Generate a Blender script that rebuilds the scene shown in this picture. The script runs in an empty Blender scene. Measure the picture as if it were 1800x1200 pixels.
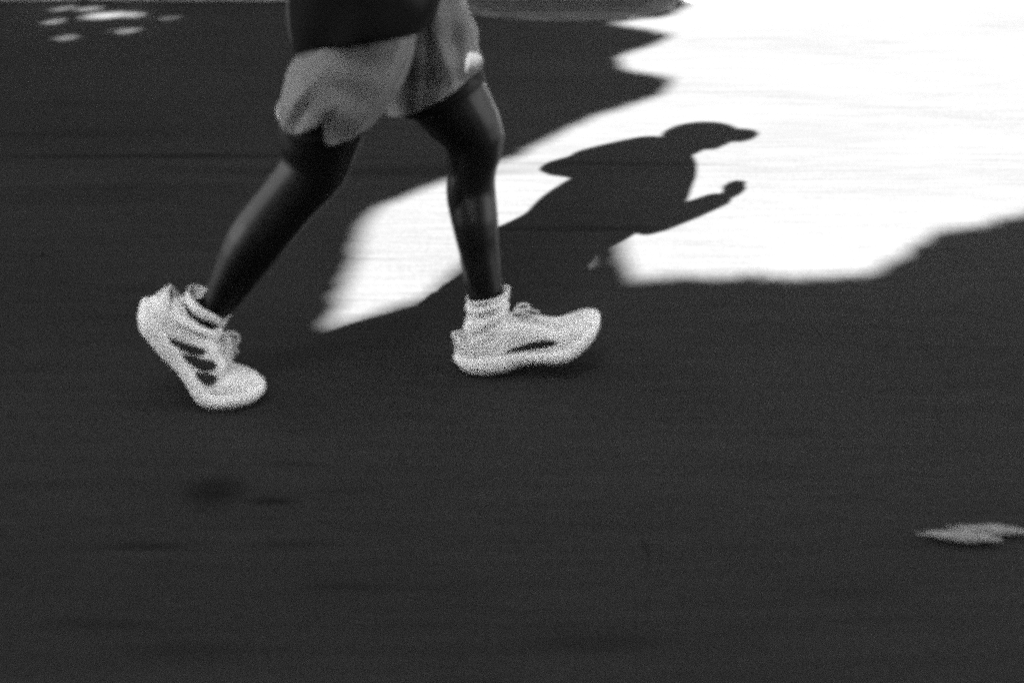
import bpy, bmesh, math, random
import numpy as np
from mathutils import Vector, Matrix
random.seed(7)
rng = np.random.default_rng(11)
R = math.radians
S = bpy.context.scene
COL = S.collection

# ------------------------------------------------------------------ camera
CAM_H, PITCH, FPX = 1.2, R(25), 2500.0
cam_d = bpy.data.cameras.new('camera')
cam = bpy.data.objects.new('camera', cam_d)
COL.objects.link(cam)
cam.location = (0, 0, CAM_H)
cam.rotation_euler = (math.pi / 2 - PITCH, 0, 0)
cam_d.sensor_width = 36
cam_d.lens = 50
cam_d.clip_start = 0.05
cam_d.clip_end = 2000
cam_d.dof.use_dof = True
cam_d.dof.focus_distance = 3.6
cam_d.dof.aperture_fstop = 2.2
S.camera = cam

# ------------------------------------------------------------------ light
SUN_D = Vector((0.40, 0.93, -1.0))           # the way sunlight travels
EXPOSURE = 4.87
w = bpy.data.worlds.new('World')
S.world = w
w.use_nodes = True
nt = w.node_tree
bg = nt.nodes['Background']
sky = nt.nodes.new('ShaderNodeTexSky')
sky.sky_type = 'NISHITA'
sky.sun_disc = False
sky.sun_elevation = math.atan2(1.0, math.hypot(SUN_D.x, SUN_D.y))
sky.sun_rotation = math.atan2(-SUN_D.x, -SUN_D.y)
bw = nt.nodes.new('ShaderNodeRGBToBW')        # black and white film
nt.links.new(sky.outputs[0], bw.inputs[0])
nt.links.new(bw.outputs[0], bg.inputs[0])
bg.inputs[1].default_value = 0.05
w.cycles.sampling_method = 'MANUAL'
w.cycles.sample_map_resolution = 1024
sd = bpy.data.lights.new('sun', 'SUN')
sun = bpy.data.objects.new('sun', sd)
COL.objects.link(sun)
sd.energy = 5.0
sd.angle = R(0.53)
sun.rotation_euler = SUN_D.to_track_quat('-Z', 'Y').to_euler()
sun.location = (-3, -8, 9)
S.view_settings.view_transform = 'Standard'
S.view_settings.look = 'None'
S.view_settings.exposure = EXPOSURE
S.view_settings.gamma = 1.0
S.view_settings.use_curve_mapping = False
S.cycles.use_denoising = False
S.cycles.filter_width = 3.6
S.cycles.max_bounces = 5
S.cycles.use_adaptive_sampling = False
S.cycles.caustics_reflective = False
S.cycles.caustics_refractive = False

# ------------------------------------------------------------------ helpers
def at(px, py, Y):
    """Point at depth Y along the ray that meets the photo at px, py."""
    u = (px - 900) / FPX
    v = (py - 600) / FPX
    ry = math.cos(PITCH) - v * math.sin(PITCH)
    rz = -math.sin(PITCH) - v * math.cos(PITCH)
    return Vector((u * Y / ry, Y, CAM_H + rz * Y / ry))

def ground(px, py, z=0.0):
    u = (px - 900) / FPX
    v = (py - 600) / FPX
    ry = math.cos(PITCH) - v * math.sin(PITCH)
    rz = -math.sin(PITCH) - v * math.cos(PITCH)
    t = (z - CAM_H) / rz
    return Vector((u * t, ry * t, z))

def link(name, me, mat=None, parent=None, **props):
    o = bpy.data.objects.new(name, me)
    COL.objects.link(o)
    if mat is not None and me is not None:
        me.materials.append(mat)
    if parent is not None:
        o.parent = parent
    for k, v in props.items():
        o[k] = v
    return o

def mesh(verts, faces, smooth=True):
    me = bpy.data.meshes.new('mesh')
    me.from_pydata([tuple(v) for v in verts], [], faces)
    me.update()
    bm = bmesh.new()
    bm.from_mesh(me)
    bmesh.ops.recalc_face_normals(bm, faces=bm.faces)
    bm.to_mesh(me)
    bm.free()
    if smooth:
        for p in me.polygons:
            p.use_smooth = True
    return me

class Acc:
    """Collects geometry that becomes one mesh."""
    def __init__(self):
        self.v, self.f = [], []
    def rings(self, rings, cap0=True, cap1=True, closed=True):
        b = len(self.v)
        n = len(rings[0])
        for r in rings:
            self.v += [Vector(p) for p in r]
        m = n if closed else n - 1
        for i in range(len(rings) - 1):
            for j in range(m):
                k = (j + 1) % n
                self.f.append((b + i*n + j, b + i*n + k, b + (i+1)*n + k, b + (i+1)*n + j))
        for cap, i in ((cap0, 0), (cap1, len(rings) - 1)):
            if cap:
                c = sum((Vector(p) for p in rings[i]), Vector()) / n
                self.v.append(c)
                q = len(self.v) - 1
                for j in range(m):
                    self.f.append((b + i*n + j, b + i*n + (j+1) % n, q))
        return self
    def tube(self, pts, rad, n=12, lat=None, rlat=None):
        """Tapered limb through pts with rounded ends; rad in the plane, rlat along lat."""
        pts = [Vector(p) for p in pts]
        rl = rlat or rad
        rings = []
        for i, p in enumerate(pts):
            d = (pts[min(i+1, len(pts)-1)] - pts[max(i-1, 0)]).normalized()
            s = Vector(lat) if lat is not None else Vector((0, 1, 0))
            if abs(s.dot(d)) > .9: s = Vector((1, 0, 0))
            s = (s - d * s.dot(d)).normalized()
            t = d.cross(s)
            def ring(c, ka):
                return [c + (s * rl[i] * math.cos(a) + t * rad[i] * math.sin(a)) * ka
                        for a in (2 * math.pi * j / n for j in range(n))]
            if i == 0:
                rings.append(ring(p - d * rad[i] * .75, .45)); rings.append(ring(p - d * rad[i] * .45, .82))
            rings.append(ring(p, 1))
            if i == len(pts) - 1:
                rings.append(ring(p + d * rad[i] * .45, .82)); rings.append(ring(p + d * rad[i] * .75, .45))
        return self.rings(rings)
    def ball(self, c, r, n=16, m=10, rot=None):
        c = Vector(c)
        r = (r, r, r) if not hasattr(r, '__len__') else r
        rings = []
        for i in range(1, m):
            th = math.pi * i / m
            rg = []
            for j in range(n):
                a = 2 * math.pi * j / n
                q = Vector((r[0]*math.sin(th)*math.cos(a), r[1]*math.sin(th)*math.sin(a), r[2]*math.cos(th)))
                if rot is not None: q = rot @ q
                rg.append(c + q)
            rings.append(rg)
        return self.rings(rings)
    def box(self, lo, hi):
        b = len(self.v)
        for x in (lo[0], hi[0]):
            for y in (lo[1], hi[1]):
                for z in (lo[2], hi[2]):
                    self.v.append(Vector((x, y, z)))
        for f in ((0,1,3,2),(4,6,7,5),(0,4,5,1),(2,3,7,6),(0,2,6,4),(1,5,7,3)):
            self.f.append(tuple(b + k for k in f))
        return self
    def me(self, smooth=True):
        return mesh(self.v, self.f, smooth)

def spline(keys, n):
    """Catmull-Rom through rows of numbers; n rows out."""
    K = np.array([[float(x) for x in k] for k in keys])
    out = []
    m = len(K) - 1
    for i in range(n):
        t = i / (n - 1) * m
        k = min(int(t), m - 1)
        u = t - k
        p0, p1, p2, p3 = K[max(k-1, 0)], K[k], K[k+1], K[min(k+2, m)]
        out.append(.5 * (2*p1 + (p2-p0)*u + (2*p0-5*p1+4*p2-p3)*u*u + (3*p1-p0-3*p2+p3)*u**3))
    return np.array(out)

def remeshed(me, voxel, smooth_it):
    """Fuses overlapping closed shells into one continuous surface."""
    o = bpy.data.objects.new('tmp', me)
    COL.objects.link(o)
    m = o.modifiers.new('r', 'REMESH')
    m.mode = 'VOXEL'; m.voxel_size = voxel; m.use_smooth_shade = True
    s = o.modifiers.new('s', 'SMOOTH')
    s.factor = .5; s.iterations = smooth_it
    dg = bpy.context.evaluated_depsgraph_get()
    dg.update()
    out = bpy.data.meshes.new_from_object(o.evaluated_get(dg))
    bpy.data.objects.remove(o)
    for p in out.polygons: p.use_smooth = True
    out.materials.clear()
    return out

# ------------------------------------------------------------------ materials (all grey: black and white film)
def mat(name, val, rough=.8, spec=.3, noise=None, bump=None, sheen=0, sheen_rough=.4):
    m = bpy.data.materials.new(name)
    m.use_nodes = True
    t = m.node_tree
    b = t.nodes['Principled BSDF']
    b.inputs['Base Color'].default_value = (val, val, val, 1)
    b.inputs['Roughness'].default_value = rough
    b.inputs['Specular IOR Level'].default_value = spec
    if sheen:
        b.inputs['Sheen Weight'].default_value = sheen
        b.inputs['Sheen Roughness'].default_value = sheen_rough
    tc = t.nodes.new('ShaderNodeTexCoord')
    if noise:                                   # (scale, low factor, high factor)
        n = t.nodes.new('ShaderNodeTexNoise')
        n.inputs['Scale'].default_value = noise[0]
        n.inputs['Detail'].default_value = 6
        t.links.new(tc.outputs['Object'], n.inputs['Vector'])
        mr = t.nodes.new('ShaderNodeMapRange')
        mr.inputs['From Min'].default_value = .3
        mr.inputs['From Max'].default_value = .7
        mr.inputs['To Min'].default_value = val * noise[1]
        mr.inputs['To Max'].default_value = val * noise[2]
        t.links.new(n.outputs['Fac'], mr.inputs['Value'])
        t.links.new(mr.outputs[0], b.inputs['Base Color'])
    if bump:                                    # (scale, strength, distance)
        n = t.nodes.new('ShaderNodeTexNoise')
        n.inputs['Scale'].default_value = bump[0]
        n.inputs['Detail'].default_value = 4
        t.links.new(tc.outputs['Object'], n.inputs['Vector'])
        bp = t.nodes.new('ShaderNodeBump')
        bp.inputs['Strength'].default_value = bump[1]
        bp.inputs['Distance'].default_value = bump[2]
        t.links.new(n.outputs['Fac'], bp.inputs['Height'])
        t.links.new(bp.outputs[0], b.inputs['Normal'])
    return m

def asphalt():
    m = bpy.data.materials.new('asphalt')
    m.use_nodes = True
    t = m.node_tree
    b = t.nodes['Principled BSDF']
    b.inputs['Roughness'].default_value = .88
    b.inputs['Specular IOR Level'].default_value = .08
    geo = t.nodes.new('ShaderNodeNewGeometry')
    def noise(scale, detail=4, rough=.55, rot=0, off=(0, 0, 0)):
        mp = t.nodes.new('ShaderNodeMapping')
        mp.inputs['Scale'].default_value = scale
        mp.inputs['Rotation'].default_value = (0, 0, rot)
        mp.inputs['Location'].default_value = off
        t.links.new(geo.outputs['Position'], mp.inputs['Vector'])
        n = t.nodes.new('ShaderNodeTexNoise')
        n.inputs['Scale'].default_value = 1
        n.inputs['Detail'].default_value = detail
        n.inputs['Roughness'].default_value = rough
        t.links.new(mp.outputs[0], n.inputs['Vector'])
        return n.outputs['Fac']
    def remap(s, a, bb, lo, hi):
        r = t.nodes.new('ShaderNodeMapRange')
        for k, v in zip(('From Min', 'From Max', 'To Min', 'To Max'), (a, bb, lo, hi)):
            r.inputs[k].default_value = v
        t.links.new(s, r.inputs['Value'])
        return r.outputs[0]
    def mul(a, c):
        x = t.nodes.new('ShaderNodeMath'); x.operation = 'MULTIPLY'
        t.links.new(a, x.inputs[0])
        if isinstance(c, float): x.inputs[1].default_value = c
        else: t.links.new(c, x.inputs[1])
        return x.outputs[0]
    grit = remap(noise((420, 420, 420), 3, .7), .3, .7, .72, 1.28)      # stone chips
    grit2 = remap(noise((130, 130, 130), 3, .6), .3, .7, .88, 1.12)
    wear = remap(noise((2.2, 34, 1), 6, .68, .03), .3, .7, .86, 1.14)    # rolled and driven along the road
    wear2 = remap(noise((5, 150, 1), 4, .7, -.02, (3, 1, 0)), .3, .7, .80, 1.20)
    broad = remap(noise((.7, 1.6, 1), 3, .5, 0, (5, 2, 0)), .3, .7, .86, 1.12)
    c = mul(mul(mul(mul(mul(grit, grit2), wear), wear2), broad), 0.0275)
    # dark smears of old bitumen along the seam and a few oil spots
    seam = remap(noise((1.1, 16, 1), 4, .6, 0, (1.7, .4, 0)), .58, .72, 1.0, .86)
    c = mul(c, seam)
    sep = t.nodes.new('ShaderNodeSeparateXYZ')
    t.links.new(geo.outputs['Position'], sep.inputs[0])
    def spot(x, y, rx, ry, dark):
        mp = t.nodes.new('ShaderNodeMapping')
        mp.inputs['Location'].default_value = (-x / rx, -y / ry, 0)
        mp.inputs['Scale'].default_value = (1 / rx, 1 / ry, 0)
        t.links.new(geo.outputs['Position'], mp.inputs['Vector'])
        ln = t.nodes.new('ShaderNodeVectorMath'); ln.operation = 'LENGTH'
        t.links.new(mp.outputs[0], ln.inputs[0])
        r = t.nodes.new('ShaderNodeMapRange')
        r.interpolation_type = 'SMOOTHSTEP'
        for k, v in zip(('From Min', 'From Max', 'To Min', 'To Max'), (.15, 1.0, dark, 1.0)):
            r.inputs[k].default_value = v
        t.links.new(ln.outputs['Value'], r.inputs['Value'])
        return r.outputs[0]
    for a in ((-.485, 1.995, .075, .075, .45), (-.385, 1.965, .06, .018, .35), (-.95, 3.79, .75, .035, .5),
              (-.3, 3.66, .9, .07, .68), (-1.2, 3.45, 1.0, .12, .8), (.25, 3.72, .5, .03, .6), (.15, 3.22, .4, .03, .6),
              (-0.555, 1.834, 0.110, 0.016, 0.62), (-0.335, 1.842, 0.100, 0.014, 0.66), (-0.364, 2.086, 0.080, 0.012, 0.60), (-0.278, 1.998, 0.080, 0.012, 0.72), (-0.249, 1.729, 0.100, 0.013, 0.65), (-0.582, 1.640, 0.120, 0.020, 0.75), (-0.442, 1.582, 0.160, 0.030, 0.75), (0.117, 1.594, 0.160, 0.030, 0.72), (0.478, 1.715, 0.140, 0.020, 0.80), (0.026, 1.850, 0.070, 0.008, 0.65), (-1.367, 4.338, 0.500, 0.050, 0.85), (-1.323, 4.001, 0.600, 0.050, 0.80), (-0.961, 3.518, 0.500, 0.050, 0.80)):
        if a[2] > .001: c = mul(c, spot(*a))
    cc = t.nodes.new('ShaderNodeCombineColor')
    for k in range(3): t.links.new(c, cc.inputs[k])
    t.links.new(cc.outputs[0], b.inputs['Base Color'])
    bp = t.nodes.new('ShaderNodeBump')
    bp.inputs['Strength'].default_value = .35
    bp.inputs['Distance'].default_value = .003
    t.links.new(noise((260, 260, 260), 4, .7), bp.inputs['Height'])
    t.links.new(bp.outputs[0], b.inputs['Normal'])
    return m

M = {
    'asphalt': asphalt(),
    'tar': mat('tar', .018, .6, .4, (9, .8, 1.2)),
    'concrete': mat('concrete', .075, .85, .2, (14, .75, 1.15), (60, .3, .002)),
    'paving': mat('paving', .14, .85, .2, (5, .8, 1.15), (60, .3, .002)),
    'kerb': mat('kerb', .24, .8, .2, (14, .8, 1.1), (60, .3, .002)),
    'joint': mat('joint', .07, .9, .1),
    'iron': mat('iron', .06, .5, .5, (30, .7, 1.2), (90, .3, .001)),
    'skin': mat("skin", .002, .45, .32, (60, .7, 1.3), (220, .12, .0006)),
    'shorts': mat('shorts', .13, .62, .4, (60, .9, 1.1), (900, .15, .0005), .25),
    'tights': mat('tights', .004, .7, .2),
    'shirt': mat('shirt', .004, .9, .1, (420, .5, 1.5), (700, .2, .0005)),
    'sock': mat('sock', .84, .95, .1, (90, .92, 1.03), (1100, .35, .0008), .3),
    'knit': mat('knit', .82, .85, .2, (60, .90, 1.04), (1300, .4, .0006)),
    'foam': mat('foam', .86, .7, .25, (60, .93, 1.03), (300, .15, .0004)),
    'rubber': mat('rubber', .05, .7, .3),
    'stripe': mat('stripe', .022, .7, .3, (80, .8, 1.2)),
    'lace': mat('lace', .58, .9, .1),
    'cap': mat('cap', .05, .8, .2),
    'hair': mat('hair', .01, .7, .3),
    'eye': mat('eye', .6, .2, .5),
    'iris': mat('iris', .01, .2, .5),
    'bark': mat('bark', .09, .9, .1, (6, .6, 1.3), (18, .8, .02)),
    'leaf': mat('leaf', .04, .6, .3, (2, .7, 1.3)),
    'dry_leaf': mat('dry_leaf', .26, .7, .25, (30, .75, 1.2)),
    'twig': mat('twig', .006, .8, .2),
    'render': mat('render', .07, .9, .1, (1.5, .85, 1.1)),
    'glass': mat('glass', .02, .08, .5),
    'frame': mat('frame', .3, .5, .3),
    'door': mat('door', .06, .5, .4),
    'roof': mat('roof', .08, .8, .2),
}

# ------------------------------------------------------------------ the setting
KERB_Y = 5.85
a = Acc()
a.v = [Vector(p) for p in ((-300, -7, -.004), (300, -7, -.004), (300, KERB_Y + .001, -.004), (-300, KERB_Y + .001, -.004))]
a.f = [(0, 1, 2, 3)]
# finer sheet where the camera looks, slightly uneven like laid asphalt
nx, ny = 90, 80
xs = np.linspace(-5, 5, nx); ys = np.linspace(-1, KERB_Y, ny)
b = Acc()
for y in ys:
    for x in xs:
        z = .0025 * math.sin(x * 2.1 + 1) * math.sin(y * 1.7) + .0012 * math.sin(x * 6.3 + y * 2)
        e = min((x + 5) / .5, (5 - x) / .5, (y + 1) / .5, (KERB_Y - y) / .3, 1)
        b.v.append(Vector((x, y, z * max(e, 0) - .001)))
for j in range(ny - 1):
    for i in range(nx - 1):
        k = j * nx + i
        b.f.append((k, k + 1, k + nx + 1, k + nx))
link('ground', Acc().box((-400, -400, -1.0), (400, 400, -.03)).me(False), M['paving'], kind='structure')
road = link('road', a.me(False), M['asphalt'], kind='structure')
link('road_surface', b.me(), M['asphalt'], road)
# far kerb: separate stones, then the pavement
kerb = link('kerb', Acc().box((-60, KERB_Y + .004, -.02), (60, KERB_Y + .16, .03)).me(False), M['joint'], kind='structure')
st = None
for i in range(12):
    x = -5.4 + i * .915
    if st is None:
        bm = bmesh.new()
        bmesh.ops.create_cube(bm, size=1)
        bmesh.ops.scale(bm, vec=(.905, .165, .13), verts=bm.verts)
        bmesh.ops.bevel(bm, geom=[e for e in bm.edges], offset=.012, segments=2, affect='EDGES')
        st = bpy.data.meshes.new('kerb_stone'); bm.to_mesh(st); bm.free()
        st.materials.append(M['kerb'])
    o = link('kerb_stone', st, None, kerb)
    o.location = (x + .45, KERB_Y + .085, .055 + random.uniform(-.002, .002))
pav = link('pavement', Acc().box((-60, KERB_Y + .175, -.02), (60, 11.5, .10)).me(False), M['joint'], kind='structure')
sl = None
for r_ in range(5):
    for i in range(14):
        if sl is None:
            bm = bmesh.new()
            bmesh.ops.create_cube(bm, size=1)
            bmesh.ops.scale(bm, vec=(.59, .59, .03), verts=bm.verts)
            bmesh.ops.bevel(bm, geom=[e for e in bm.edges], offset=.004, segments=1, affect='EDGES')
            sl = bpy.data.meshes.new('paving_slab'); bm.to_mesh(sl); bm.free()
            sl.materials.append(M['paving'])
        o = link('paving_slab', sl, None, pav)
        o.location = (-4.2 + i * .6 + (r_ % 2) * .3, KERB_Y + .48 + r_ * .6, .104 + random.uniform(-.001, .002))
# concrete drain apron curving out from the kerb
rx, ry = .47, .36
cx, cy = .20, KERB_Y - .004
ap = Acc()
rings = []
for k, z in ((1.0, .0), (.985, .012), (.95, .018), (.0001, .012)):
    rings.append([(cx + rx * k * math.cos(t), cy - ry * k * math.sin(t), z) for t in np.linspace(0, math.pi, 40)])
ap.rings(rings, False, False, closed=False)
apr = link('drain_apron', ap.me(), M['concrete'], label='pale rounded concrete drain apron against the far kerb', category='drain apron')
for k in range(3):
    g = Acc()
    y0 = cy - .07 - k * .08
    hw = rx * math.sqrt(max(0, 1 - ((cy - y0) / ry) ** 2)) * .8
    for seg in range(1):
        g.box((cx - hw, y0 - .012, .008), (cx + hw, y0 + .012, .0195))
    link('groove', g.me(False), M['tar'], apr)
# ------------------------------------------------------------------ unseen buildings added to block skylight
wfm = pnm = None
def building(y, rot, H, zs, label):
    global wfm, pnm
    B = link('sky_screen_terrace', None, label=label, category='building')
    B.location = (0, y, 0); B.rotation_euler = (0, 0, rot)
    wl = Acc()
    def slab(x0, x1, z0, z1): wl.box((x0, -.3, z0), (x1, 0, z1))
    cells = [(-34 + i * 3.7, -34 + i * 3.7 + 1.3) for i in range(19)]
    prev = -37
    for x0, x1 in cells:
        slab(prev, x0, 0, H)
        zp = 0
        for z0, z1 in zs:
            slab(x0, x1, zp, z0); zp = z1
        slab(x0, x1, zp, H)
        prev = x1
    slab(prev, 37, 0, H)
    link('wall', wl.me(False), M['render'], B)
    if wfm is None:
        wf = Acc()
        for bx in ((0, 0, 1.3, .07), (0, 1.43, 1.3, 1.5), (0, .07, .07, 1.43), (1.23, .07, 1.3, 1.43), (.62, .07, .68, 1.43), (.07, .72, .62, .77), (.68, .72, 1.23, .77)):
            wf.box((bx[0], -.2, bx[1]), (bx[2], -.14, bx[3]))
        wfm = wf.me(False); wfm.materials.append(M['frame'])
        pnm = Acc().box((.05, -.185, .05), (1.25, -.175, 1.45)).me(False); pnm.materials.append(M['glass'])
    for x0, x1 in cells:
        for z0, z1 in zs:
            o = link('window', wfm, None, B); o.location = (x0, 0, z0)
            link('pane', pnm, None, o)
    link('roof', Acc().box((-37.4, -9, H), (37.4, .25, H + .25)).me(False), M['roof'], B)
building(-11.5, 0, 6.1, [(1.0, 2.5)], 'added unseen single storey terrace screening the sky along the near side of the street behind the trees')
building(11.5, math.pi, 12.4, [(1.0, 2.5), (3.9, 5.4), (6.8, 8.3), (9.7, 11.2)], 'added unseen taller terrace screening the sky along the far side of the street beyond the pavement')

# ------------------------------------------------------------------ tree that shades the road
POLY = [(.80, 7.2), (0.761, 5.896), (0.624, 5.592), (0.388, 5.460), (0.615, 5.249), (0.489, 5.061), (0.387, 4.943), (0.377, 4.751), (0.549, 4.623), (0.478, 4.418), (0.258, 4.179), (0.097, 3.918), (0.024, 3.769), (-0.047, 3.733), (-0.179, 3.564), (-0.340, 3.343), (-0.356, 3.222), (-0.363, 2.648), (-0.204, 2.795), (-0.154, 2.913), (-0.110, 3.018), (-0.040, 3.079), (0.007, 3.131), (0.272, 3.191), (0.262, 2.913), (0.796, 2.926), (0.913, 3.090), (1.006, 3.191), (1.267, 3.323), (1.8, 3.52), (3.2, 3.9), (3.4, 7.2)]  # sunlit outline on the road; the crown is shaped around it
GAPS = [(-1.62, 5.58, .026), (-1.50, 5.60, .018), (-1.56, 5.63, .015), (-1.80, 5.729, .014), (-1.68, 5.72, .012), (-1.33, 5.55, .007), (-1.442, 5.333, .013), (-1.645, 5.222, .015),
        (-1.9, 6.0, .06), (-1.5, 5.98, .05), (-1.76, 5.49, .010), (.119, 3.016, .041)]  # holes cut through the crown for single sun flecks
P2 = np.array(POLY)
def inside(x, y):
    c = np.zeros(len(x), bool)
    j = len(P2) - 1
    for i in range(len(P2)):
        xi, yi = P2[i]; xj, yj = P2[j]
        m = ((yi > y) != (yj > y)) & (x < (xj - xi) * (y - yi) / (yj - yi + 1e-12) + xi)
        c ^= m
        j = i
    return c
def edge_dist(x, y):
    d = np.full(len(x), 9.)
    for i in range(len(P2)):
        p = P2[i]; q = P2[(i + 1) % len(P2)]
        e = q - p
        t = np.clip(((x - p[0]) * e[0] + (y - p[1]) * e[1]) / (e @ e), 0, 1)
        d = np.minimum(d, np.hypot(x - p[0] - t * e[0], y - p[1] - t * e[1]))
    return d

tree = link('plane_tree', None, label='large leafy street tree shading the road from the near pavement', category='tree')
TX, TY = -3.6, -5.6
tree.location = (TX, TY, 0)
tk = Acc()
tk.tube([(0, 0, -.1), (.02, .02, .8), (.08, .05, 2), (.15, .2, 3.4), (.3, .5, 4.6), (.5, .8, 5.6)], [.30, .24, .21, .19, .16, .11], 16)
link('trunk', tk.me(), M['bark'], tree)
for k in range(9):
    an = k * 2.4 + .3
    z0 = 3.0 + k * .22
    L = 3.2 - .12 * k
    base = Vector((.12 + .04 * k, .15 + .06 * k, z0))
    tip = base + Vector((math.cos(an) * L, math.sin(an) * L, 1.7 + .1 * k))
    # keep boughs out of the sunlit gap
    ok = True
    mid = base.lerp(tip, .5) + Vector((0, 0, -.25))
    smp = np.array([tuple(base.lerp(tip, t)) for t in np.linspace(.2, 1, 12)])
    gx = smp[:, 0] + TX + .40 * smp[:, 2]; gy = smp[:, 1] + TY + .93 * smp[:, 2]
    if (inside(gx, gy) | (edge_dist(gx, gy) < .12)).any(): continue
    br = Acc()
    br.tube([base, mid, base.lerp(tip, .8), tip], [.10, .07, .045, .02], 10)
    for j in range(5):
        t = .4 + .12 * j
        p = base.lerp(tip, t)
        q = p + Vector((random.uniform(-.8, .8), random.uniform(-.8, .8), random.uniform(.1, .6)))
        br.tube([p, p.lerp(q, .5), q], [.025, .017, .008], 6)
    link('branch', br.me(), M['bark'], tree)

def leaves(layers, step, gx0, gx1, gy0, gy1, z0, z1):
    """Leaves in layers, jittered for solid shade and cut away along the sunlit outline."""
    GX, GY, HH = [], [], []
    for k in range(layers):
        a0 = rng.uniform(0, 3)
        m = int(1.5 * max(gx1 - gx0, gy1 - gy0) / step)
        i, j = np.meshgrid(np.arange(-m // 2, m // 2), np.arange(-m // 2, m // 2))
        i = i.ravel() * step + rng.uniform(-.4, .4, i.size) * step; j = j.ravel() * step + rng.uniform(-.4, .4, j.size) * step
        x = (gx0 + gx1) / 2 + i * math.cos(a0) - j * math.sin(a0); y = (gy0 + gy1) / 2 + i * math.sin(a0) + j * math.cos(a0)
        k_ = (x > gx0) & (x < gx1) & (y > gy0) & (y < gy1)
        GX.append(x[k_]); GY.append(y[k_])
    gx, gy = np.concatenate(GX), np.concatenate(GY)
    n = len(gx)
    h = rng.uniform(z0, z1, n)
    ln = rng.uniform(.10, .15, n)
    d = edge_dist(gx, gy)
    keep = ~inside(gx, gy) & (d > ln * .40)
    for (x, y, r) in GAPS:
        keep &= np.hypot(gx - x, gy - y) > r + ln * .42
    gx, gy, h, ln = gx[keep], gy[keep], h[keep], ln[keep]
    return gx - .40 * h, gy - .93 * h, h, ln
def edge_leaves():  # small leaves added to smooth the edge of the shade
    lay, step = 7, .042
    out = []
    for k in range(lay):
        i, j = np.meshgrid(np.arange(-1.0, 3.2, step), np.arange(2.3, 7.0, step))
        x = i.ravel() + rng.uniform(-.5, .5, i.size) * step; y = j.ravel() + rng.uniform(-.5, .5, i.size) * step
        d = edge_dist(x, y)
        m = ~inside(x, y) & (d < .17) & (d > .018)
        for (a_, b_, r) in GAPS: m &= np.hypot(x - a_, y - b_) > r + .02
        out.append(np.stack([x[m], y[m]], 1))
    q = np.concatenate(out)
    h = rng.uniform(4.8, 6.4, len(q))
    return q[:, 0] - .40 * h, q[:, 1] - .93 * h, h, rng.uniform(.05, .07, len(q))
parts = [edge_leaves(), leaves(11, .088, -3.3, 3.6, .2, 7.4, 4.6, 6.6),
         leaves(4, .16, -5.0, 4.2, -3.0, 8.0, 4.8, 7.2)]
def crown_mesh(LX, LY, LZ, LL, tx, ty):
    n = len(LX)
    sdir = -np.array(SUN_D) / SUN_D.length
    nrm = sdir + rng.normal(0, .38, (n, 3)); nrm /= np.linalg.norm(nrm, axis=1)[:, None]
    u = np.cross(nrm, rng.normal(0, 1, (n, 3))); u /= np.linalg.norm(u, axis=1)[:, None]
    v = np.cross(nrm, u)
    C = np.stack([LX - tx, LY - ty, LZ], 1)
    Ls = LL[:, None] * .5
    V = np.stack([C - u * Ls, C + v * Ls * .62 - u * Ls * .1 + nrm * Ls * .18, C + u * Ls, C - v * Ls * .62 - u * Ls * .1 + nrm * Ls * .18], 1).reshape(-1, 3)
    me = bpy.data.meshes.new('crown')
    me.vertices.add(len(V)); me.vertices.foreach_set('co', V.ravel())
    me.loops.add(4 * n); me.loops.foreach_set('vertex_index', np.arange(4 * n))
    me.polygons.add(n)
    me.polygons.foreach_set('loop_start', np.arange(0, 4 * n, 4))
    me.polygons.foreach_set('loop_total', np.full(n, 4))
    me.update(); me.validate()
    return me
link('crown', crown_mesh(*(np.concatenate([p[i] for p in parts]) for i in range(4)), TX, TY), M['leaf'], tree, kind='stuff')
def sky_screen_tree(x, y, zc, rx, ry, rz, n, label):  # out of view, added to darken the shade by covering sky
    t = link('sky_screen_tree', None, label=label, category='tree', group='added trees screening the sky')
    t.location = (x, y, 0)
    a = Acc().tube([(0, 0, -.1), (.03, 0, 1.2), (-.05, .06, 3), (.05, .1, zc)], [.26, .21, .17, .09], 14)
    link('trunk', a.me(), M['bark'], t)
    for k in range(5):
        an = k * 1.26 + x
        L = rx * .7
        link('branch', Acc().tube([(0, 0, 2.6 + k * .2), (math.cos(an) * L * .5, math.sin(an) * L * .4, 3.7 + k * .2), (math.cos(an) * L, math.sin(an) * L * .8, 4.9 + k * .3)], [.09, .06, .02], 8).me(), M['bark'], t)
    d = rng.normal(0, 1, (n, 3)); d /= np.linalg.norm(d, axis=1)[:, None]
    r = rng.uniform(.35, 1, n) ** .5 * (1 + .15 * np.sin(d[:, 0] * 7) * np.sin(d[:, 1] * 6 + 1) * np.cos(d[:, 2] * 5))
    px_, py_, pz_ = x + d[:, 0] * r * rx, y + d[:, 1] * r * ry, zc + d[:, 2] * r * rz
    gx, gy = px_ + .40 * pz_, py_ + .93 * pz_
    k = ~inside(gx, gy) & (edge_dist(gx, gy) > .2) & ~((gx > -3) & (gx < -.9) & (gy > 5.0) & (gy < 6.3))
    link('crown', crown_mesh(px_[k], py_[k], pz_[k], rng.uniform(.2, .34, k.sum()), x, y), M['leaf'], t, kind='stuff')
for a_ in ((-11.0, -4.4, 6.8, 6.2, 6.4, 3.0, 26000, 'added unseen leafy tree screening the sky on the near pavement well to the left of the runner'),
           (7.2, -4.4, 6.8, 6.0, 6.4, 3.0, 26000, 'added unseen leafy tree screening the sky on the near pavement well to the right of the runner'),
           (-5.5, 7.4, 7.4, 6.0, 6.2, 3.2, 32000, 'added unseen leafy tree screening the sky on the far pavement beyond the drain to the left'),
           (6.6, 7.4, 7.4, 6.4, 6.2, 3.2, 32000, 'added unseen leafy tree screening the sky on the far pavement beyond the sunlit asphalt to the right')):
    sky_screen_tree(*a_)

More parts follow.
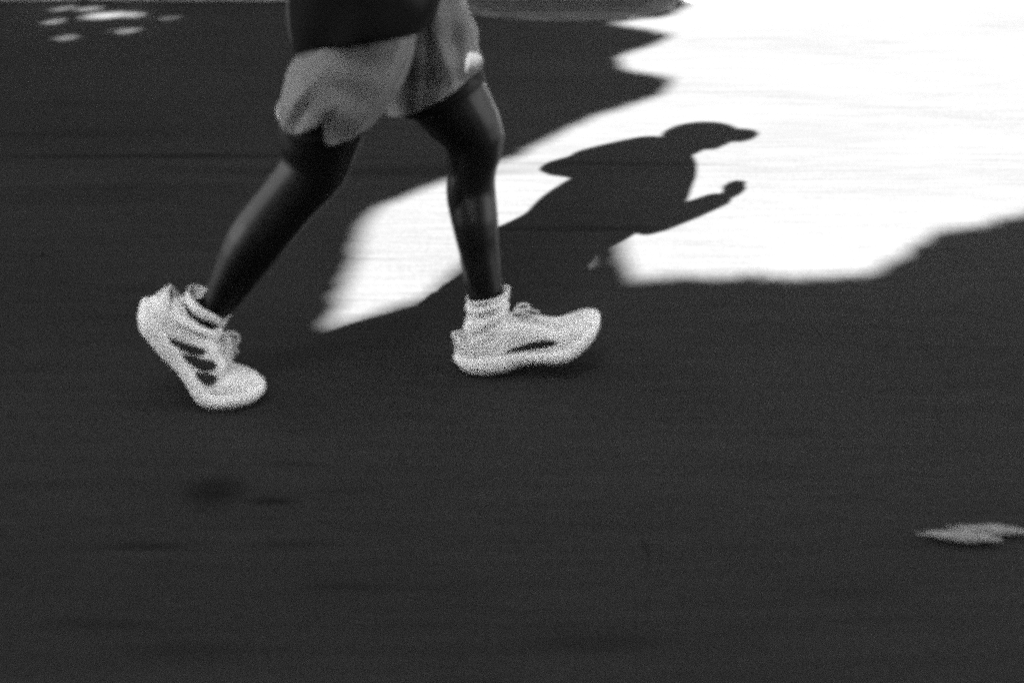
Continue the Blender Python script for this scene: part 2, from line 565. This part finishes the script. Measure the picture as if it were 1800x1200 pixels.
# ------------------------------------------------------------------ the runner
NY, FY = 2.31, 2.49                      # planes of the near (right) and far (left) leg
P = link('person', None, label='striding runner in pale loose shorts, dark shirt and white trainers with short white socks', category='person')
P.location = (-.2, 2.4, 0)
O = Vector(P.location)
def part(name, me, m, parent=P, **k):
    me.transform(Matrix.Translation(-O))
    return link(name, me, m, parent, **k)

bd = Acc()
def leg(keys, lat_keys, Yk, nseg=26):
    rows = []
    for (px, py, r), b_, Y in zip(keys, lat_keys, Yk):
        p = at(px, py, Y)
        rows.append((p.x, p.y, p.z, r, b_))
    sp = spline(rows, nseg)
    bd.tube([s[:3] for s in sp], [s[3] for s in sp], 20, (0, 1, 0), [s[4] for s in sp])
    return sp
near = leg([(665, -170, .095), (625, 40, .080), (580, 180, .074), (560, 250, .067), (552, 296, .057), (508, 350, .051), (452, 420, .050),
            (414, 481, .040), (383, 534, .030), (352, 572, .027)],
           [.09, .085, .078, .066, .056, .052, .053, .042, .032, .034],
           [2.33, 2.32, 2.31, 2.31, 2.31, 2.31, 2.31, 2.315, 2.32, 2.325])
far = leg([(715, -170, .095), (745, 30, .076), (781, 158, .0745), (811, 205, .066), (834, 248, .056), (829, 298, .045), (828, 342, .0465), (835, 390, .0435),
           (842, 440, .038), (849, 480, .034), (856, 525, .030), (850, 566, .027)],
          [.09, .080, .076, .068, .056, .050, .050, .050, .042, .036, .030, .026],
          [2.48, 2.49, 2.5, 2.5, 2.5, 2.5, 2.5, 2.48, 2.47, 2.46, 2.45, 2.442])
# kneecaps, shin edge, calf heads and hamstring cords
def lump(px, py, Y, r, rot=0): bd.ball(at(px, py, Y), r, rot=Matrix.Rotation(rot, 3, 'Y'))
lump(858, 250, 2.485, (.023, .028, .036), R(-6)); lump(852, 288, 2.49, (.014, .018, .026))
lump(580, 294, 2.30, (.024, .028, .036), R(30)); lump(566, 322, 2.30, (.016, .018, .024))
lump(482, 374, 2.285, (.032, .024, .075), R(35)); lump(486, 372, 2.335, (.030, .022, .070), R(35))
lump(812, 342, 2.475, (.026, .024, .075), R(2)); lump(813, 346, 2.525, (.025, .022, .070), R(2))
for yo in (-.032, .030):
    bd.tube([at(512, 215, 2.31 + yo), at(512, 262, 2.31 + yo), at(516, 305, 2.31 + yo)], [.012, .010, .008], 8)
    bd.tube([at(764, 232, 2.5 + yo), at(796, 262, 2.5 + yo), at(801, 305, 2.5 + yo)], [.013, .011, .009], 8)
bd.tube([at(362, 555, 2.32), at(392, 500, 2.315), at(415, 462, 2.31)], [.008, .009, .012], 8)
bd.tube([at(826, 540, 2.455), at(822, 490, 2.47), at(818, 450, 2.48)], [.008, .009, .012], 8)
# torso
tors = spline([(-.20, 2.40, .80, .10, .13), (-.20, 2.40, .90, .115, .155), (-.185, 2.40, 1.02, .105, .135), (-.175, 2.40, 1.15, .112, .145),
               (-.165, 2.405, 1.30, .118, .165), (-.17, 2.41, 1.40, .10, .165), (-.165, 2.41, 1.47, .07, .10), (-.155, 2.41, 1.52, .055, .062)], 24)
bd.rings([[(s[0] + s[3] * math.cos(t), s[1] + s[4] * math.sin(t), s[2]) for t in np.linspace(0, 2 * math.pi, 28, endpoint=False)] for s in tors])
for sy in (-1, 1): bd.ball((-.235, 2.40 + sy * .075, .87), (.095, .085, .10))
# neck and head, tipped a little forward
bd.tube([(-.165, 2.41, 1.45), (-.15, 2.41, 1.54), (-.13, 2.41, 1.61)], [.060, .055, .056], 16)
hd = Matrix.Rotation(R(1), 3, 'Y')
HC = Vector((-.125, 2.41, 1.675))
def hp(x, y, z): return HC + hd @ Vector((x, y, z))
bd.ball(hp(-.010, 0, .035), (.098, .076, .092), rot=hd)
bd.ball(hp(.028, 0, -.030), (.064, .060, .075), rot=hd)
bd.ball(hp(.052, 0, -.082), (.032, .036, .026), rot=hd)           # chin
bd.tube([hp(.088, 0, .012), hp(.103, 0, -.012), hp(.110, 0, -.026)], [.008, .011, .014], 10)   # nose
bd.ball(hp(.094, .012, -.028), .009); bd.ball(hp(.094, -.012, -.028), .009)
bd.ball(hp(.086, 0, -.052), (.010, .024, .0055), rot=hd); bd.ball(hp(.084, 0, -.061), (.011, .021, .007), rot=hd)  # lips
bd.ball(hp(.078, .030, .026), (.016, .022, .010), rot=hd); bd.ball(hp(.078, -.030, .026), (.016, .022, .010), rot=hd)  # brows
for sy in (-1, 1):
    bd.ball(hp(-.008, sy * .078, -.006), (.020, .009, .032), rot=hd)      # ears
    bd.ball(hp(.046, sy * .046, -.022), (.026, .018, .022), rot=hd)      # cheeks
# arms
armsL = [(-.19, 2.565, 1.425), (-.25, 2.60, 1.30), (-.335, 2.645, 1.125), (-.255, 2.635, 1.095), (-.125, 2.59, 1.05)]
armsR = [(-.16, 2.245, 1.425), (-.145, 2.210, 1.27), (-.125, 2.195, 1.105), (-.04, 2.262, 1.14), (.05, 2.335, 1.18)]
for A in (armsL, armsR):
    sp = spline([A[0] + (.058,), A[1] + (.048,), A[2] + (.038,), A[3] + (.046,), A[4] + (.039,)], 16)
    bd.tube([s[:3] for s in sp], [s[3] for s in sp], 16)
def fist(wr, d, out, up):
    """Palm, four curled fingers of unequal length and a thumb along the side of the palm."""
    d, up = Vector(d).normalized(), Vector(up).normalized()
    pal = d.cross(up).normalized() * out               # the way the palm faces
    wr = Vector(wr)
    rot = Matrix((d, up, pal)).transposed()
    bd.ball(wr + d * .048, (.050, .040, .016), rot=rot)
    for k in range(4):
        o = up * (.028 - .019 * k)
        l = (.92, 1.0, .95, .78)[k]
        b0 = wr + d * (.080 - (.002 * k)) + o
        bd.tube([wr + d * .055 + o * .9, b0, b0 + (d * .026 + pal * .018) * l, b0 + (d * .018 + pal * .043) * l, b0 + (-d * .008 + pal * .046) * l],
                [.0095, .0098, .0092, .0085, .0078], 10)
    bd.tube([wr + d * .022 + up * .026, wr + d * .045 + up * .045 + pal * .012, wr + d * .068 + up * .043 + pal * .026, wr + d * .088 + up * .030 + pal * .036],
            [.013, .0115, .0105, .009], 10)
dL = Vector(armsL[4]) - Vector(armsL[3]); dR = Vector(armsR[4]) - Vector(armsR[3])
fist(armsL[4], dL, 1, (.1, -.1, 1)); fist(armsR[4], dR, -1, (0, .1, 1))
# feet inside the shoes are added by the shoes' own frames below
body_acc = bd

# shoes -------------------------------------------------------------------
def shoe_bend(p, ang, rocker=.03, s0=.165, L=.06):
    """Flexes the shoe at the ball of the foot, then adds the toe's own upward curve."""
    x, y, z = p
    z += rocker * max(0, (x - .19) / .10) ** 2
    if x <= s0: return Vector((x, y, z))
    t = min((x - s0) / L, 1)
    th = t * ang
    k = ang / L
    if abs(k) < 1e-6: return Vector((x, y, z))
    ax = s0 + math.sin(th) / k
    az = (1 - math.cos(th)) / k
    rest = max(x - s0 - L, 0)
    return Vector((ax + math.cos(th) * rest - math.sin(th) * z, y, az + math.sin(th) * rest + math.cos(th) * z))

LEN = .285
def w_out(s, lat):                                # half width of the last, lateral (+) or medial (-)
    k = [(0, .0), (.01, .018), (.03, .030), (.07, .033), (.11, .034 if lat else .027), (.15, .041 if lat else .033),
         (.19, .047 if lat else .042), (.22, .044 if lat else .042), (.25, .037 if lat else .039), (.268, .029 if lat else .031), (.279, .018 if lat else .020), (.285, 0)]
    xs_, ys_ = zip(*k)
    return float(np.interp(s, xs_, ys_))
def z_edge(s): return float(np.interp(s, [0, .06, .13, .19, .25, .285], [.043, .038, .033, .029, .026, .025]))
def z_bot(s): return float(np.interp(s, [0, .012, .03, .09, .115, .15, .175, .285], [.018, .007, .001, .001, .006, .006, .0, .0]))
NU = 30
def half(lat):
    out = []
    for i in range(NU + 1):
        u_ = i / NU
        s = LEN * (1 - math.cos(math.pi * u_)) / 2
        out.append((s, w_out(s, lat)))
    return out
TOP = spline([(.004, 0, .084), (.012, .018, .081), (.035, .029, .070), (.065, .031, .066), (.092, .027, .077), (.112, .017, .090), (.14, .014, .083),
              (.17, .012, .071), (.190, .008, .063), (.197, 0, .060)], NU + 1)
def outline():
    """Indices go heel -> lateral -> toe -> medial -> heel: (s, y, top point)."""
    hl, hm = half(True), half(False)
    L = [(s, w_, TOP[i], 1) for i, (s, w_) in enumerate(hl)]
    Mm = [(s, w_, TOP[i], -1) for i, (s, w_) in enumerate(hm)]
    return L + Mm[1:-1][::-1]
def upper_point(s, w_, T, sg, t, off=0.0):
    Bp = Vector((s, sg * w_, z_edge(s)))
    Tp = Vector((T[0], sg * T[1], T[2]))
    dz = Tp.z - Bp.z
    P1 = Bp + Vector((0, 0, dz * .55))
    P2 = Vector((Tp.x + .36 * (Bp.x - Tp.x), Tp.y + .55 * (Bp.y - Tp.y), Tp.z - dz * .06))
    q = Bp * (1-t)**3 + P1 * 3*t*(1-t)**2 + P2 * 3*t*t*(1-t) + Tp * t**3
    if off:
        c = Vector((q.x * .8 + .02, 0, .05))
        q = q + (q - c).normalized() * off
    return q

def make_shoe(ang, frame, mirror, stripes, rocker=.03, size=1.0):
    """frame maps bent shoe coordinates to the world; mirror swaps the lateral side."""
    sgm = -1 if mirror else 1
    def W_(p):
        q = shoe_bend(p, ang, rocker) * size
        return frame @ Vector((q.x, q.y * sgm, q.z))
    def me_(acc, solid=0):
        m_ = mesh([W_(p) for p in acc.v], acc.f)
        if solid:
            o = bpy.data.objects.new('tmp', m_); COL.objects.link(o)
            md = o.modifiers.new('s', 'SOLIDIFY'); md.thickness = solid; md.offset = 1
            dg = bpy.context.evaluated_depsgraph_get(); dg.update()
            m2 = bpy.data.meshes.new_from_object(o.evaluated_get(dg))
            bpy.data.objects.remove(o)
            for p in m2.polygons: p.use_smooth = True
            m_ = m2
        return m_
    ol = outline()
    up = Acc()
    up.rings([[upper_point(*k, t) + Vector((0, 0, -.004 if t == 0 else 0)) for k in ol] for t in np.linspace(0, 1, 16)], False, False)
    shoe = part('shoe', me_(up, .002), M['knit'])
    # midsole
    ms = Acc()
    rr = []
    for t, inset, dz in ((0, .010, 0), (.0, .004, .001), (.15, -.003, 0), (.5, -.008, 0), (.85, -.006, 0), (1, 0, 0), (1, .006, -.001)):
        rg = []
        for (s, w_, T, sg) in ol:
            zb, zt = z_bot(s), z_edge(s) + .003
            f_ = max(0, 1 - inset / .034)
            x = LEN / 2 + (s - LEN / 2) * (1 - inset / .14)
            rg.append(Vector((x, sg * w_ * f_, zb + (zt - zb) * t + dz)))
        rr.append(rg)
    ms.rings(rr, True, True)
    part('midsole', me_(ms), M['foam'], shoe)
    os_ = Acc()
    rr = []
    for inset, z in ((.008, .0), (.006, -.0035), (.02, -.0038)):
        rr.append([Vector((LEN / 2 + (s - LEN / 2) * (1 - inset / .14), sg * w_ * max(0, 1 - inset / .034), z_bot(s) + z)) for (s, w_, T, sg) in ol])
    os_.rings(rr, True, True)
    part('outsole', me_(os_), M['rubber'], shoe)
    # side marks: three slanted dark stripes on the outer side, a long dark panel on the inner side
    def patch(sg, s_lo, s_hi, t_lo, t_hi, shift, lens=1.0):
        n_, m_ = 18, 6
        rows = []
        for i in range(n_ + 1):
            a_ = i / n_
            wd = math.sin(math.pi * a_) ** .5 if lens else 1
            mid_t = t_lo + (t_hi - t_lo) * a_
            mid_s = s_lo + (s_hi - s_lo) * a_
            row = []
            for j in range(m_ + 1):
                b_ = (j / m_ - .5) * wd * shift
                s = mid_s + b_
                fi = np.interp(s, [h[0] for h in half(sg > 0)], range(NU + 1))
                i0 = int(min(fi, NU - 1)); fr = fi - i0
                T = TOP[i0] * (1 - fr) + TOP[i0 + 1] * fr
                row.append(upper_point(s, w_out(s, sg > 0), T, sg, mid_t - b_ * 3.0, .0035))
            rows.append(row)
        p_ = Acc()
        b0 = 0
        for r__ in rows: p_.v += r__
        for i in range(n_):
            for j in range(m_):
                k = i * (m_ + 1) + j
                p_.f.append((k, k + 1, k + m_ + 2, k + m_ + 1))
        return p_
    if stripes:
        for k in range(3):
            part('stripe', me_(patch(1, .066 + .036 * k, .136 + .030 * k, .04, .66 - .12 * k, .026), .001), M['stripe'], shoe)
    else:
        part('side_panel', me_(patch(-1, .095, .200, .12, .28, .040), .001), M['stripe'], shoe)
        for k in range(3):
            part('stripe', me_(patch(1, .066 + .036 * k, .136 + .030 * k, .04, .66 - .12 * k, .026), .001), M['stripe'], shoe)
    # tongue and laces
    tg = Acc()
    rr = []
    for i in range(14):
        t = i / 13
        s = .088 + .120 * t
        z = float(np.interp(s, [.088, .115, .14, .17, .198], [.112, .096, .088, .075, .061]))
        hw = .017 - .003 * t
        rr.append([Vector((s, hw * math.cos(a_), z + .004 * math.sin(a_) - .004 * abs(math.cos(a_)))) for a_ in np.linspace(0, 2 * math.pi, 14, endpoint=False)])
    tg.rings(rr)
    part('tongue', me_(tg), M['knit'], shoe)
    for i in range(6):
        s = .112 + i * .0145
        z = float(np.interp(s, [.088, .115, .14, .17, .198], [.118, .101, .093, .080, .066]))
        la = Acc()
        la.tube([(s - .002, -.020, z - .012), (s, -.010, z - .001), (s + .001, 0, z + .001), (s + .002, .010, z - .001), (s + .004, .020, z - .012)], [.0018] * 5, 6, (1, 0, 0), [.0036] * 5)
        part('lace', me_(la), M['lace'], shoe)
    bow = Acc()
    for sg in (-1, 1):
        bow.tube(spline([(.118, 0, .102), (.126, sg * .012, .110), (.140, sg * .022, .109), (.148, sg * .022, .102), (.134, sg * .012, .099), (.119, 0, .101)], 20), [.0025] * 20, 6)
        bow.tube(spline([(.118, 0, .102), (.132, sg * .010, .104), (.150, sg * .018, .097), (.164, sg * .022, .086)], 14), [.0022] * 14, 6)
    part('lace_bow', me_(bow), M['lace'], shoe)
    tab = Acc()
    tab.rings([[Vector((.004 + dx, y, z)) for dx, y in ((-.004, -.010), (-.0055, 0), (-.004, .010), (.001, .010), (.0, 0), (.001, -.010))] for z in (.058, .067, .076, .084)])
    part('heel_tab', me_(tab), M['knit'], shoe)
    return shoe, W_

def frame_from(heel, pitch, yaw, roll=0):
    return Matrix.Translation(heel) @ Matrix.Rotation(yaw, 4, 'Z') @ Matrix.Rotation(-pitch, 4, 'Y') @ Matrix.Rotation(roll, 4, 'X')
# near (right) foot: heel high, bent over the ball; its outer side faces the camera (-Y)
fN = frame_from(Vector((-.680, 2.325, .1725)), R(-54), R(-3))
shoeN, WN = make_shoe(R(53), fN, True, True, .012, 1.07)
# far (left) foot: heel just touching, toe up; its inner side faces the camera
fF = frame_from(Vector((-.098, 2.440, -.006)), R(9.5), R(3))
shoeF, WF = make_shoe(R(18), fF, False, False, .030, 1.02)

# socks: from inside the shoe up to a loose folded cuff
def sock(W_, cuff_c, cuff_ax, r_c, Yc, folds_seed, tilt=0.0):
    n = 40
    base = [[W_((.072 + .062 * math.cos(a_), .0295 * math.sin(a_), .040)) for a_ in np.linspace(0, 2 * math.pi, n, endpoint=False)],
            [W_((.072 + .054 * math.cos(a_), .0310 * math.sin(a_), .068 + .022 * math.cos(a_))) for a_ in np.linspace(0, 2 * math.pi, n, endpoint=False)],
            [W_((.064 + .045 * math.cos(a_), .0330 * math.sin(a_), .086 + .018 * math.cos(a_))) for a_ in np.linspace(0, 2 * math.pi, n, endpoint=False)]]
    ax = Vector(cuff_ax).normalized()
    fw = (Vector((1, 0, 0)) - ax * ax.x).normalized()
    sd_ = Vector((0, 1, 0))
    c = Vector(cuff_c)
    def cr(k, r, o=0):
        return [c + ax * (k + tilt * math.cos(a_)) + fw * (r + o) * math.cos(a_) + sd_ * (r * .92) * math.sin(a_) for a_ in np.linspace(0, 2 * math.pi, n, endpoint=False)]
    keys = base + [cr(-.016, r_c * .93), cr(0, r_c), cr(.001, r_c * .94), cr(-.02, r_c * .86)]
    # interpolate smoothly and add folds between shoe and cuff
    arr = np.array([[tuple(p) for p in k] for k in keys[:5]]).reshape(5, -1)
    sp = spline(arr, 34)
    rings = []
    rr_ = random.Random(folds_seed)
    f1, f2, f3 = (rr_.uniform(0, 6) for _ in range(3))
    for i, row in enumerate(sp):
        rg = row.reshape(n, 3)
        cc_ = rg.mean(0)
        t = i / 33
        env = math.exp(-((t - .66) / .17) ** 2)
        o_ = []
        for j in range(n):
            a_ = 2 * math.pi * j / n
            d_ = rg[j] - cc_; ln_ = np.linalg.norm(d_)
            am = .0042 * env * math.sin(t * 46 + 1.3 * math.sin(a_ + f1) + f2) + .0018 * env * math.sin(3 * a_ + f3 + t * 9)
            am += .0007 * math.sin(a_ * 20) * (t > .8)
            o_.append(Vector(rg[j] + d_ / ln_ * am))
        rings.append(o_)
    rings += [[Vector(p) for p in k] for k in keys[5:]]
    acc = Acc(); acc.rings(rings, False, False)
    return acc.me()
cN = (at(328, 513, 2.31) + at(403, 558, 2.31)) / 2; cN.y = 2.325
cF = (at(818, 524, 2.445) + at(898, 506, 2.445)) / 2; cF.y = 2.445
part('sock', sock(WN, cN, (.60, 0, .80), .045, 2.318, 3), M['sock'])
part('sock', sock(WF, cF, (.02, 0, 1), .0415, 2.462, 5, .010), M['sock'])
for W_ in (WN, WF):                                # feet inside the shoes
    body_acc.tube([W_((.060, 0, .100)), W_((.065, 0, .075)), W_((.10, 0, .062)), W_((.15, 0, .055)), W_((.20, 0, .048))], [.022, .022, .022, .020, .016], 12)
    body_acc.ball(W_((.040, 0, .062)), .018)
part('body', remeshed(body_acc.me(), .0045, 5), M['skin'])
for sy in (-1, 1):
    e = Acc().ball(hp(.080, sy * .030, .008), .0115, 16, 10)
    eye = part('eye', e.me(), M['eye'])
    part('iris', Acc().ball(hp(.0885, sy * .030, .008), (.0035, .0055, .0055), 12, 8).me(), M['iris'], eye)
# hair under the cap, cap and its peak
hr = Acc().ball(hp(-.022, 0, .026), (.098, .082, .088), 28, 18, hd)
hm_ = hr.me()
bm = bmesh.new(); bm.from_mesh(hm_)
bmesh.ops.delete(bm, geom=[v_ for v_ in bm.verts if (hd.transposed() @ (v_.co - HC)).x > .035 or (hd.transposed() @ (v_.co - HC)).z < -.055], context='VERTS')
bm.to_mesh(hm_); bm.free()
part('hair', hm_, M['hair'])
cp = Acc()
rings = []
for i in range(12):
    th = R(8 + 84 * i / 11)
    rings.append([hp(-.010 + .108 * math.sin(th) * math.cos(t), .087 * math.sin(th) * math.sin(t), .034 + .100 * math.cos(th)) for t in np.linspace(0, 2 * math.pi, 36, endpoint=False)])
cp.rings(rings, True, False)
cap = part('cap', cp.me(), M['cap'])
pk = Acc()
rings = []
for i in range(9):
    k = i / 8
    rings.append([hp(.085 + .068 * math.cos(t) * k, .067 * math.sin(t), .040 + .010 * math.cos(t) * k - .018 * (math.sin(t) ** 2)) for t in np.linspace(-math.pi / 2, math.pi / 2, 22)])
pk.rings(rings, False, False, closed=False)
pkm = pk.me()
o = bpy.data.objects.new('tmp', pkm); COL.objects.link(o)
md = o.modifiers.new('s', 'SOLIDIFY'); md.thickness = .008
dg = bpy.context.evaluated_depsgraph_get(); dg.update()
pkm = bpy.data.meshes.new_from_object(o.evaluated_get(dg)); bpy.data.objects.remove(o)
part('peak', pkm, M['cap'], cap)

# clothes -----------------------------------------------------------------
def leg_cloth(pairs, Ys, bs, n_t, n_a, fold, hem=None, y0=0):
    """pairs: (front px, back px) down the leg; returns an open tube with folds."""
    rows = []
    for (f_, b_), Y, bb in zip(pairs, Ys, bs):
        F_ = at(*f_, Y); B_ = at(*b_, Y)
        c = (F_ + B_) / 2; h = (F_ - B_) / 2
        rows.append((c.x, Y, c.z, h.x, h.z, bb))
    sp = spline(rows, n_t)
    rings = []
    for i, s in enumerate(sp):
        t = i / (n_t - 1)
        rg = []
        for j in range(n_a):
            a_ = 2 * math.pi * j / n_a
            am = fold(t, a_) * min(1, .25 + 1.6 * t * t)
            ca, sa = math.cos(a_), math.sin(a_)
            k = 1 + am / .09
            dz = hem(a_) * max(0, (t - .72) / .28) ** 1.5 if hem else 0
            rg.append(Vector((s[0] + s[3] * ca * k, s[1] + s[5] * sa * k, s[2] + s[4] * ca * k + dz)))
        rings.append(rg)
    return rings

def crease(a_, c, wd):
    """A sharp-backed fold line centred on angle c."""
    d = ((a_ - c + math.pi) % (2 * math.pi)) - math.pi
    return math.exp(-abs(d) / wd)
def fold_near(t, a_):
    x = .003 * math.sin(3 * a_ + 2.2 * t + .6) * t
    x += .007 * crease(a_, 4.05 - 1.5 * (t - .8), .16) * min(1, 1.3 * t)
    x -= .006 * crease(a_, 4.42 - .9 * (t - .6), .17) * t
    x += .005 * crease(a_, 3.60 - 1.9 * (t - .8), .13) * t
    x -= .006 * crease(a_, 4.95 + .5 * (t - .6), .25) * t
    x += .007 * crease(a_, 5.45 - .35 * (t - .7), .12)
    x -= .004 * crease(a_, 5.75 - .6 * (t - .7), .12)
    x += .0025 * math.sin(19 * t + 5.5 * (a_ - 4)) * math.exp(-((a_ - 3.9) / .7) ** 2) * t
    x += .002 * math.sin(31 * t - 4 * (a_ - 3.6)) * math.exp(-((a_ - 4.9) / .6) ** 2)
    return x
def hem_near(a_):
    # the side towards the road's near edge is a = 3 pi / 2: a slit with two flaps
    z = 0
    d = ((a_ - 4.80 + math.pi) % (2 * math.pi)) - math.pi
    if d < 0: z += .026 * math.exp(-abs(d) / .30) - .008 * math.exp(-((d + .75) / .35) ** 2)
    else: z += -.016 * math.exp(-((d - .18) / .5) ** 2)
    return z
def fold_far(t, a_):
    x = .004 * math.sin(4 * a_ + 3 * t)
    x += .008 * math.exp(-((((a_ - 5.75 + .9 * (t - .6)) + math.pi) % (2 * math.pi) - math.pi) / .16) ** 2) * t
    x += .006 * math.exp(-((((a_ - 5.1 + .5 * (t - .6)) + math.pi) % (2 * math.pi) - math.pi) / .14) ** 2)
    x -= .006 * math.exp(-((((a_ - 5.45) + math.pi) % (2 * math.pi) - math.pi) / .2) ** 2)
    x += .007 * crease(a_, 5.6 - .5 * t, .10) - .007 * crease(a_, 5.3 - .8 * t, .12) + .006 * crease(a_, 4.8 + .4 * t, .12)
    x += .003 * math.sin(21 * t - 4 * a_)
    return x
shn = leg_cloth([((775, -210), (560, -210)), ((730, -110), (550, -110)), ((730, 0), (536, 10)), ((731, 60), (531, 75)), ((718, 116), (506, 122)), ((692, 170), (496, 168)), ((655, 213), (495, 203))],
                [2.36, 2.36, 2.35, 2.335, 2.32, 2.31, 2.31], [.10, .105, .105, .108, .110, .108, .104], 70, 160, fold_near, hem_near)
shf = leg_cloth([((800, -210), (600, -210)), ((808, -110), (630, -110)), ((812, -20), (655, 20)), ((826, 30), (668, 90)), ((840, 80), (680, 150)), ((845, 113), (684, 200))],
                [2.44, 2.44, 2.47, 2.49, 2.5, 2.5], [.10, .10, .10, .105, .105, .102], 60, 140, fold_far)
def solid_open(rings_list, thick):
    acc = Acc()
    for r__ in rings_list: acc.rings(r__, False, False)
    m_ = acc.me()
    o = bpy.data.objects.new('tmp', m_); COL.objects.link(o)
    md = o.modifiers.new('s', 'SOLIDIFY'); md.thickness = thick; md.offset = 0
    dg = bpy.context.evaluated_depsgraph_get(); dg.update()
    m2 = bpy.data.meshes.new_from_object(o.evaluated_get(dg))
    bpy.data.objects.remove(o)
    for p in m2.polygons: p.use_smooth = True
    return m2
part('shorts', solid_open([shn, shf], .0018), M['shorts'])
tn = leg_cloth([((755, -110), (535, -110)), ((712, 60), (530, 60)), ((668, 150), (504, 160)), ((651, 225), (499, 232))], [2.34, 2.33, 2.315, 2.31], [.10, .094, .088, .080], 20, 48, lambda t, a_: 0)
tf = leg_cloth([((800, -110), (640, -110)), ((808, 30), (676, 60)), ((834, 90), (690, 150)), ((853, 138), (713, 203))], [2.46, 2.49, 2.5, 2.5], [.10, .098, .092, .082], 20, 48, lambda t, a_: 0)
part('half_tights', solid_open([tn, tf], .002), M['tights'])
# shirt
sh = Acc()
srows = spline([(-.250, 2.405, .655, .120, .200), (-.247, 2.405, .70, .128, .200), (-.236, 2.405, .78, .130, .182), (-.205, 2.405, .90, .140, .186), (-.197, 2.405, 1.05, .153, .175),
                (-.187, 2.405, 1.20, .144, .172), (-.168, 2.41, 1.33, .128, .182), (-.172, 2.41, 1.42, .108, .172), (-.168, 2.41, 1.475, .078, .105), (-.16, 2.41, 1.50, .062, .072)], 60)
rings = []
for i, s in enumerate(srows):
    t = i / 59
    rg = []
    for j in range(96):
        a_ = 2 * math.pi * j / 96
        am = .006 * math.sin(4 * a_ + 7 * t) * (1 - t) + .005 * math.sin(15 * t + 2.5 * math.sin(a_ * 2) + 2) * (1 - t) + .004 * math.sin(7 * a_ - 9 * t) * (1 - t) ** 2
        dz = 0
        if t < .2:
            k = (1 - t / .2)
            dz = k * (-.020 * math.sin(a_) + .020 * math.cos(a_) + .005 * math.sin(3 * a_))
        rg.append(Vector((s[0] + (s[3] + am) * math.cos(a_), s[1] + (s[4] + am) * math.sin(a_), s[2] + dz)))
    rings.append(rg)
sh.rings(rings, True, True)
for A in (armsL, armsR):
    p0, p1, p2 = Vector(A[0]), Vector(A[1]), Vector(A[2])
    sh.tube([p0 + (p0 - p1) * .1, p0.lerp(p1, .5), p1, p1.lerp(p2, .35)], [.066, .070, .070, .066], 20)
part('shirt', remeshed(sh.me(), .006, 3), M['shirt'])

# ------------------------------------------------------------------ small things on the road
def curled_leaf(name, c, L, Wd, rot, curl, label, m, seed):
    r = random.Random(seed)
    n_, k_ = 14, 8
    acc = Acc()
    for i in range(n_ + 1):
        t = i / n_
        hw = Wd * (math.sin(math.pi * min(t * .93 + .04, 1)) ** .8) * (1 + .04 * math.sin(t * 9 + seed))
        for j in range(k_ + 1):
            q = (j / k_ - .5) * 2
            x = (t - .5) * L
            y = q * hw
            z = .006 + curl * (abs(q) ** 1.6) * hw * .8 + .25 * curl * ((t - .5) * 2) ** 2 * L * .3 + .0015 * math.sin(x * 70 + y * 60) - .001 * (abs(q) < .15)
            acc.v.append(Vector((x, y, z)))
    for i in range(n_):
        for j in range(k_):
            b_ = i * (k_ + 1) + j
            acc.f.append((b_, b_ + 1, b_ + k_ + 2, b_ + k_ + 1))
    st_ = [(-.5 * L - L * .10, .002, .010), (-.5 * L, 0, .008), (0, 0, .0068), (.45 * L, 0, .009 + .1 * curl * L)]
    acc.tube(st_, [.0014, .0016, .0013, .0006], 6)
    o = link(name, acc.me(), m, label=label, category='leaf')
    md = o.modifiers.new('s', 'SOLIDIFY'); md.thickness = .0008
    o.location = (c[0], c[1], .001)
    o.rotation_euler = (R(r.uniform(-6, 6)), 0, rot)
    return o
g1 = ground(1692, 955); g2 = ground(1748, 942)
curled_leaf('fallen_leaf', g1, .115, .018, R(-9), .5, 'pale curled dry leaf on the asphalt, the nearer of two lying together', M['dry_leaf'], 1)
curled_leaf('fallen_leaf', g2, .12, .014, R(-8), .45, 'thinner pale dry leaf on the asphalt just behind the broader curled one', M['dry_leaf'], 4)
def twig(px, py, pts, rad, label):
    c = ground(px, py)
    acc = Acc().tube([Vector(p) for p in pts], rad, 8)
    o = link('twig', acc.me(), M['twig'], label=label, category='twig')
    o.location = (c.x, c.y, .003)
    return o
twig(1135, 967, [(-.004, .022, .003), (-.001, .008, .006), (.003, -.006, .004), (.004, -.020, .003)], [.0012, .0024, .0026, .001], 'short dark bent twig lying alone on the open asphalt below the front foot')
twig(75, 450, [(-.006, .012, .003), (0, 0, .006), (.004, -.014, .003)], [.0015, .004, .002], 'tiny dark twig on the shaded asphalt left of the runner')
